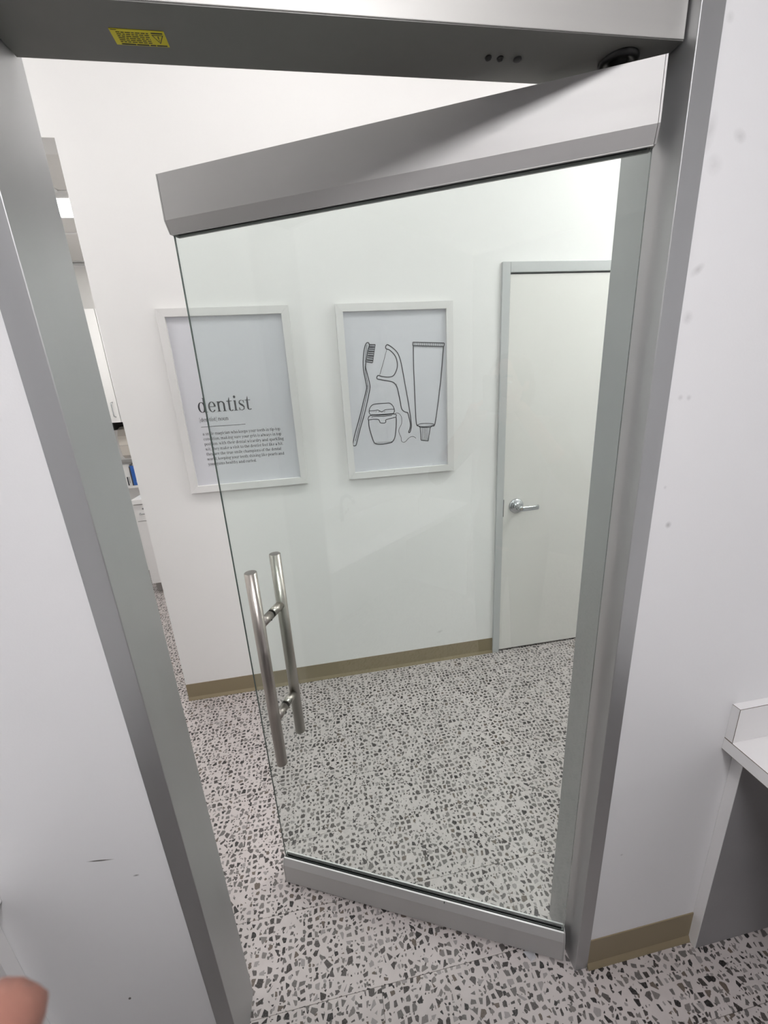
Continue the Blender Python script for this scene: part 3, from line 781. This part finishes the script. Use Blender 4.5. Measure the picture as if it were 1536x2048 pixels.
# top with an oval cut-out
bm = bmesh.new(); n = 48
x0, x1, y0, y1 = XL + .001, -1.2625, -1.75, WY - .0005
cor = []
ins, outs = [], []
for i in range(n):
    a = 2 * math.pi * i / n; c, s = math.cos(a), math.sin(a)
    ins.append((SX + SRX * c, SY + SRY * s))
    k = min(((x1 - SX) / c) if c > 1e-9 else ((x0 - SX) / c if c < -1e-9 else 1e9), ((y1 - SY) / s) if s > 1e-9 else ((y0 - SY) / s if s < -1e-9 else 1e9))
    outs.append((SX + k * c, SY + k * s))
for cx_, cy_ in ((x0, y0), (x0, y1), (x1, y0), (x1, y1)):
    j = min(range(n), key=lambda i: (outs[i][0] - cx_) ** 2 + (outs[i][1] - cy_) ** 2); outs[j] = (cx_, cy_)
o_x, o_y = (-1.262 + XL) / 2, -1.75 / 2
rings = [[bm.verts.new((p[0] - o_x, p[1] - o_y, z)) for p in ring] for z in (CT - .034, CT) for ring in (ins, outs)]
for i in range(n):
    j = (i + 1) % n
    for a, b in ((0, 1), (1, 3), (3, 2), (2, 0)): bm.faces.new((rings[a][i], rings[a][j], rings[b][j], rings[b][i]))
link('countertop', to_mesh(bm, 'countertop'), M['lam'], lt)
bm = bmesh.new(); prev = None
for rr, z in ((1.09, .004), (1.09, .010), (1.04, .013), (.97, .006), (.93, -.03), (.85, -.10), (.55, -.14), (.12, -.15), (.0, -.15)):
    ring = [bm.verts.new((SX - o_x + SRX * rr * math.cos(2 * math.pi * i / n), SY - o_y + SRY * rr * math.sin(2 * math.pi * i / n), CT + z)) for i in range(n)] if rr > 0 else [bm.verts.new((SX - o_x, SY - o_y, CT + z))]
    if prev:
        for i in range(n):
            j = (i + 1) % n
            bm.faces.new((prev[i], prev[j], ring[j], ring[i]) if len(ring) > 1 else (prev[i], prev[j], ring[0]))
    prev = ring
sk = link('sink_bowl', to_mesh(bm, 'sink_bowl', True), M['white'], lt)
fx = -1.80 - o_x; fy = SY - o_y
fa = tube('faucet', [(fx, fy, CT), (fx, fy, CT + .12), (fx + .015, fy, CT + .17), (fx + .06, fy, CT + .195), (fx + .11, fy, CT + .18), (fx + .125, fy, CT + .145)], .012, M['chrome'], lt)
tube('faucet_lever', [(fx - .0, fy - .03, CT + .05), (fx, fy - .07, CT + .075)], .007, M['chrome'], fa)
box('splashback', B((XL + .001, XL + .02, -1.75, WY - .0205, CT + .0006, CT + .0995)), M['lam'], lt)
box('support_panel', B((XL + .001, -1.285, WY - .027, WY - .0005, .002, CT - .0345)), M['lam'], lt)
box('support_panel', B((XL + .001, -1.285, -1.75, -1.726, .002, CT - .0345)), M['lam'], lt)
# soap bottle on the sink counter
sb = empty('soap_bottle', (-1.40, -1.33, CT + .0005)); tag(sb, 'white pump soap bottle on the sink counter', 'bottle')
lathe('bottle_body', [(0, 0), (.033, 0), (.035, .01), (.035, .11), (.03, .13), (.014, .14), (.014, .15), (0, .15)], M['white'], sb)
tube('pump', [(0, 0, .15), (0, 0, .185), (.01, 0, .19), (.045, 0, .183)], .005, M['white'], sb)

# ------------------------------------------------------------------ cabinet room beyond the opening
BF = 2.889    # base cabinet fronts
def door_handle(p, x, y, z0, z1, vertical=True):
    if vertical: pts = [(x, y, z0), (x, y - .028, z0 + .006), (x, y - .03, z0 + .02), (x, y - .03, z1 - .02), (x, y - .028, z1 - .006), (x, y, z1)]
    else: pts = [(z0, y, x), (z0 + .006, y - .028, x), (z0 + .02, y - .03, x), (z1 - .02, y - .03, x), (z1 - .006, y - .028, x), (z1, y, x)]
    return tube('bar_handle', pts, .005, M['chrome'], p, 8)
UX = [-2.66, -2.203, -1.75]
for i in range(2):
    xa, xb = UX[i], UX[i + 1]
    u = empty('upper_cabinet', ((xa + xb) / 2, 3.30, 1.484))
    tag(u, ['white wall cabinet with bar handle above the towel dispenser', 'white wall cabinet showing only a sliver beside the print wall'][i], 'cabinet', 'white wall cabinets above the worktop')
    hw = (xb - xa) / 2 - .0008
    box('carcass', (-hw, hw, -.08, .189, 0, .878), M['lam'], u)
    d = box('cabinet_door', (-hw + .0015, hw - .0015, -.101, -.0815, .0, .876), M['lam'], u, bevel=.001, seg=1)
    box('shadow_gap', (-hw + .001, hw + .0007, -.0812, -.0803, .001, .875), M['dark'], u)
    door_handle(d, hw - .032 if i == 0 else -hw + .032, -.101, .045, .165)
BX = [-2.137, -1.862, -1.40]
for i in range(2):
    xa, xb = BX[i], BX[i + 1]
    b = empty('base_cabinet', ((xa + xb) / 2, 3.18, 0))
    tag(b, ['narrow white base cabinet with a drawer at the end of the worktop', 'wider white base cabinet tucked behind the print wall'][i], 'cabinet', 'white base cabinets below the worktop')
    hw = (xb - xa) / 2 - .0008
    box('carcass', (-hw, hw, -.27, .309, .106, .833), M['lam'], b)
    box('toe_kick', (-hw, hw, -.222, -.20, .0005, .106), M['gray'], b)
    box('shadow_gap', (-hw + .002, hw - .002, -.2708, -.2702, .112, .832), M['dark'], b)
    dw = box('drawer_front', (-hw + .0015, hw - .0015, -.291, -.2715, .686, .826), M['lam'], b, bevel=.001, seg=1)
    door_handle(dw, .752, -.291, -.096, .096, False)
    cyl('lock_barrel', (-hw + .07, -.291, .79), (-hw + .07, -.294, .79), .007, M['chrome'], dw, seg=16)
    dd = box('cabinet_door', (-hw + .0015, hw - .0015, -.291, -.2715, .110, .681), M['lam'], b, bevel=.001, seg=1)
    door_handle(dd, hw - .04, -.291, .53, .64)
wt = box('worktop', (-2.140, BX[-1], 2.874, BY - .001, .834, .872), M['lam'], bevel=.001, seg=1); tag(wt, 'white laminate worktop on the base cabinets', 'worktop')
# towel dispenser, bracket, glove rack, all hung on the back wall
td = empty('towel_dispenser', (-2.17, BY, 1.16)); tag(td, 'beige paper towel dispenser under the wall cabinet', 'dispenser')
prof = [(-.002, 0), (-.13, 0), (-.17, .03), (-.185, .12), (-.18, .2), (-.15, .255), (-.10, .275), (-.002, .275)]
td_b = extrude_x('dispenser_cover', prof, -.14, .14, M['beige'], td)
box('cover_seam', (-.141, .141, -.1865, -.02, .118, .121), M['gray'], td_b)
box('towel_slot', (-.10, .10, -.12, -.05, -.002, .0), M['black'], td)
bp = empty('wall_bracket', (-2.325, BY, 1.36)); tag(bp, 'small black bracket on the wall next to the towel dispenser', 'bracket')
box('arm', (-.010, .010, -.19, -.002, .055, .12), M['black'], bp); tube('peg', [(-.02, -.17, .028), (-.02, -.17, .0)], .012, M['black'], bp); box('stem', (-.028, -.012, -.012, -.0005, -.02, .06), M['black'], bp)
rk = empty('glove_rack', (-2.32, BY, .872)); tag(rk, 'clear acrylic rack for glove boxes hung on the back wall', 'rack')
boxes('rack_panel', [(-.10, .16, -.006, -.002, .015, .26), (-.10, -.096, -.12, -.006, .015, .26), (-.10, .16, -.12, -.006, .015, .019)], M['clear'], rk)
boxes('rack_rim', [(-.102, .162, -.126, -.120, .008, .030), (-.102, -.092, -.126, -.120, .030, .262)], M['white'], rk)
gb = empty('glove_box', (-2.262, BY - .066, .892)); tag(gb, 'blue glove box standing in the acrylic rack', 'box')
gbb = box('carton', (-.045, .085, -.050, .055, 0, .19), M['blue'], gb, bevel=.002, seg=1)
boxes('carton_print', [(-.01, .07, -.0508, -.0502, .03, .05)], simple('pale_blue_ink', (.12, .25, .6), .5), gbb)
box('carton_edge', (-.0462, -.035, -.0512, -.0502, .002, .188), M['trouser'], gbb)
lathe('glove_cuff', [(0, .045), (.012, .040), (.028, .015), (.036, 0)], M['beige'], gb, seg=10, mtx=Matrix.Translation((0.0, .0, .19)))
pb = empty('paper_carton', (-2.364, BY - .066, .892)); tag(pb, 'white carton with dark printing beside the blue glove box', 'box')
pbb = box('carton', (-.05, .055, -.030, .055, 0, .205), M['white'], pb, bevel=.002, seg=1)
box('carton_print', (.010, .022, -.0312, -.0302, .01, .09), M['trouser'], pbb); box('carton_print', (.028, .034, -.0312, -.0302, .03, .09), M['gray'], pbb)

# scrap of clear plastic under the door's bottom rail
sc = empty('plastic_scrap', (-0.106, 0.0565, .0)); tag(sc, 'small folded scrap of clear plastic under the bottom rail', 'scrap')
bm = bmesh.new()
pts = [(-.018, .012, .0008), (.016, .006, .0008), (-.006, -.014, .0010), (.010, -.012, .006), (-.016, -.003, .007)]
vs = [bm.verts.new(p) for p in pts]
for f in ((0, 1, 2), (1, 3, 2), (0, 2, 4)): bm.faces.new([vs[i] for i in f])
r = bmesh.ops.solidify(bm, geom=bm.faces[:], thickness=.0004)
link('film', to_mesh(bm, 'film'), simple('scrap_film', (.75, .75, .78), .2), sc)

# ------------------------------------------------------------------ person with the phone
def blend_mesh(name, parts, voxel, mat, parent, smooth=4):
    """closed capsules and ellipsoids fused into one continuous surface"""
    bm = bmesh.new()
    for p in parts:
        if p[0] == 'c':
            pts = p[1]
            for (a, ra), (b, rb) in zip(pts, pts[1:]):
                a, b = V(a), V(b); cyl_bm(bm, a, b, ra, rb, 16)
            for (a, ra) in pts:
                bmesh.ops.create_uvsphere(bm, u_segments=16, v_segments=10, radius=ra, matrix=Matrix.Translation(a))
        else:
            _, c, (rx, ry, rz) = p[:3]; rot = p[3] if len(p) > 3 else Matrix.Identity(4)
            bmesh.ops.create_uvsphere(bm, u_segments=24, v_segments=16, radius=1, matrix=Matrix.Translation(c) @ rot @ Matrix.Diagonal((rx, ry, rz, 1)))
    me = to_mesh(bm, name); o = link(name, me, mat, None)
    md = o.modifiers.new('fuse', 'REMESH'); md.mode = 'VOXEL'; md.voxel_size = voxel; md.use_smooth_shade = True
    if smooth:
        ms = o.modifiers.new('soften', 'SMOOTH'); ms.factor = .5; ms.iterations = smooth
    dg = bpy.context.evaluated_depsgraph_get(); ev = o.evaluated_get(dg)
    nm = bpy.data.meshes.new_from_object(ev); o.modifiers.clear(); o.data = nm
    for p in nm.polygons: p.use_smooth = True
    if mat.name not in [m.name for m in nm.materials if m]: nm.materials.append(mat)
    if parent is not None: o.parent = parent
    return o
def cw(r, u, f): return CAM + cr * r + cu * u + cf * f     # a point given from the lens: right, up, forward (metres)
per = empty('person', (-.62, -.945, 0)); tag(per, 'person in a pale top holding up a phone, reddish fingertip before the lens', 'person')
po = V((-.62, -1.0, 0))
def q(*p): return V(p) - po
def pc(r, u, f): return cw(r, u, f) - V(per.location)
sR, sL = q(-.435, -.98, 1.415), q(-.805, -.98, 1.415)
eR, eL = q(-.30, -.90, 1.20), q(-.96, -.88, 1.20)
wR, wL = pc(.085, -.125, -.045), pc(-.125, -.190, -.030)
def digit(pts, r0, r1): return ('c', [(p, r0 + (r1 - r0) * i / (len(pts) - 1)) for i, p in enumerate(pts)])
parts = [
    ('e', q(-.62, -1.0, 1.22), (.155, .105, .22)), ('e', q(-.62, -1.0, 1.02), (.145, .105, .16)), ('e', q(-.62, -1.0, .93), (.165, .115, .12)),
    ('c', [(sR, .058), (q(-.62, -.985, 1.44), .062), (sL, .058)]),
    ('c', [(q(-.62, -.98, 1.42), .058), (q(-.615, -.965, 1.54), .052)]),
    ('e', q(-.61, -.905, 1.632), (.074, .094, .112)), ('e', q(-.608, -.875, 1.575), (.056, .062, .062)),
    ('c', [(q(-.606, -.812, 1.635), .011), (q(-.605, -.793, 1.600), .015)]),                      # nose
    ('c', [(q(-.628, -.812, 1.562), .008), (q(-.606, -.806, 1.563), .010), (q(-.584, -.812, 1.562), .008)]),   # lips
    ('e', q(-.687, -.905, 1.62), (.012, .022, .033)), ('e', q(-.533, -.905, 1.62), (.012, .022, .033)),
    ('c', [(sR, .052), (eR, .040), (eR.lerp(wR, .35), .040), (wR, .027)]), ('c', [(sL, .052), (eL, .040), (eL.lerp(wL, .35), .040), (wL, .027)]),
    ('c', [(q(-.53, -1.0, .90), .092), (q(-.52, -.985, .50), .058), (q(-.52, -1.005, .38), .057), (q(-.52, -1.02, .09), .037)]),
    ('c', [(q(-.71, -1.0, .90), .092), (q(-.72, -.985, .50), .058), (q(-.72, -1.005, .38), .057), (q(-.72, -1.02, .09), .037)]),
    ('c', [(q(-.52, -1.05, .045), .036), (q(-.515, -.93, .035), .034), (q(-.51, -.86, .027), .026)]),
    ('c', [(q(-.72, -1.05, .045), .036), (q(-.725, -.93, .035), .034), (q(-.73, -.86, .027), .026)]),
    # left hand: palm at the phone's lower left, index finger reaching forward past the lens
    ('c', [(wL, .026), (pc(-.112, -.150, -.022), .024), (pc(-.100, -.120, -.016), .021)]), ('c', [(wL, .022), (pc(-.105, -.165, -.012), .021), (pc(-.092, -.140, -.004), .018)]),
    digit([pc(-.098, -.112, -.010), pc(-.092, -.104, .022), pc(-.082, -.097, .046), pc(-.0668, -.0893, .0685)], .0095, .0088),
    digit([pc(-.094, -.128, -.004), pc(-.080, -.125, .018), pc(-.055, -.122, .021), pc(-.035, -.120, .019)], .0092, .0076),
    digit([pc(-.094, -.146, -.002), pc(-.080, -.145, .017), pc(-.056, -.143, .019), pc(-.038, -.142, .017)], .0090, .0074),
    digit([pc(-.096, -.162, -.003), pc(-.082, -.161, .014), pc(-.062, -.160, .016), pc(-.048, -.159, .015)], .0082, .0068),
    digit([pc(-.112, -.150, -.028), pc(-.094, -.122, -.038), pc(-.076, -.106, -.038), pc(-.060, -.097, -.035)], .0115, .0085),
    # right hand steadies the other edge
    ('c', [(wR, .026), (pc(.066, -.105, -.030), .023), (pc(.055, -.085, -.024), .020)]),
    digit([pc(.054, -.078, -.018), pc(.047, -.074, .010), pc(.030, -.076, .015), pc(.015, -.080, .013)], .0090, .0074),
    digit([pc(.056, -.094, -.016), pc(.049, -.093, .011), pc(.030, -.094, .015), pc(.012, -.096, .013)], .0090, .0074),
    digit([pc(.058, -.111, -.016), pc(.050, -.110, .010), pc(.032, -.110, .014), pc(.016, -.111, .013)], .0088, .0072),
    digit([pc(.062, -.126, -.018), pc(.052, -.126, .007), pc(.036, -.126, .012), pc(.022, -.126, .011)], .0080, .0066),
    digit([pc(.066, -.105, -.036), pc(.050, -.085, -.040), pc(.034, -.074, -.037), pc(.020, -.068, -.034)], .0110, .0082),
]
bd = blend_mesh('body', parts, .0045, M['skin'], per, 3)
blend_mesh('top', [
    ('e', q(-.62, -1.0, 1.22), (.172, .122, .235)), ('e', q(-.62, -1.0, 1.02), (.165, .125, .16)), ('e', q(-.62, -1.0, .96), (.190, .140, .11)),
    ('c', [(sR, .068), (q(-.62, -.985, 1.425), .070), (sL, .068)]),
    ('c', [(sR, .066), (sR.lerp(eR, .55), .060), (eR, .052), (eR.lerp(wR, .3), .052)]), ('c', [(sL, .066), (sL.lerp(eL, .55), .060), (eL, .052), (eL.lerp(wL, .3), .052)])], .010, M['shirt'], per, 3)
blend_mesh('trousers', [
    ('e', q(-.62, -1.0, .95), (.182, .132, .125)), ('c', [(q(-.70, -1.0, .94), .104), (q(-.54, -1.0, .94), .104)]),
    ('c', [(q(-.53, -1.0, .90), .103), (q(-.52, -.99, .50), .074), (q(-.52, -1.0, .35), .070), (q(-.52, -1.02, .12), .060)]),
    ('c', [(q(-.71, -1.0, .90), .103), (q(-.72, -.99, .50), .074), (q(-.72, -1.0, .35), .070), (q(-.72, -1.02, .12), .060)])], .010, M['trouser'], per, 3)
blend_mesh('shoe', [('c', [(q(-.52, -1.055, .048), .046), (q(-.515, -.93, .042), .042), (q(-.51, -.855, .034), .033)])], .006, M['black'], per, 3)
blend_mesh('shoe', [('c', [(q(-.72, -1.055, .048), .046), (q(-.725, -.93, .042), .042), (q(-.73, -.855, .034), .033)])], .006, M['black'], per, 3)
blend_mesh('hair', [('e', q(-.61, -.925, 1.655), (.092, .098, .102)), ('e', q(-.61, -.965, 1.60), (.094, .060, .11)), ('e', q(-.675, -.94, 1.60), (.03, .05, .09)), ('e', q(-.545, -.94, 1.60), (.03, .05, .09)), ('e', q(-.61, -1.03, 1.63), (.045, .05, .055))], .006, M['hair'], per, 3)
for sx_ in (-1, 1):
    ex = -.607 + sx_ * .031
    e = blend_mesh('eye', [('e', q(ex, -.8275, 1.632), (.013, .009, .0075))], .0025, M['white'], per, 1)
    blend_mesh('iris', [('e', q(ex, -.8200, 1.631), (.0055, .003, .0055))], .0015, M['dark'], e, 0)
    blend_mesh('eyebrow', [('c', [(q(ex - .017, -.817, 1.655), .0035), (q(ex, -.811, 1.659), .0042), (q(ex + .017, -.817, 1.655), .0035)])], .002, M['hair'], per, 1)
# phone: a slab just behind the lens
ph = bpy.data.objects.new('phone', None); COL.objects.link(ph); tag(ph, 'black phone held upright in both hands', 'phone')
ph.matrix_world = Matrix(((cr.x, cu.x, -cf.x, 0), (cr.y, cu.y, -cf.y, 0), (cr.z, cu.z, -cf.z, 0), (0, 0, 0, 1)))
ph.location = cw(-.022, -.058, -.012)
box('phone_case', (-.036, .036, -.076, .076, -.0042, .0042), M['phone'], ph, bevel=.003, seg=3)
box('screen', (-.0335, .0335, -.0735, .0735, .0043, .0046), simple('dim_screen', (.05, .05, .06), .1), ph)
lathe('lens_ring', [(.0085, 0), (.0085, -.0012), (.0065, -.0012), (.0065, -.0002), (0, -.0002)], M['dark'], ph, mtx=Matrix.Translation((.022, .058, -.0043)))
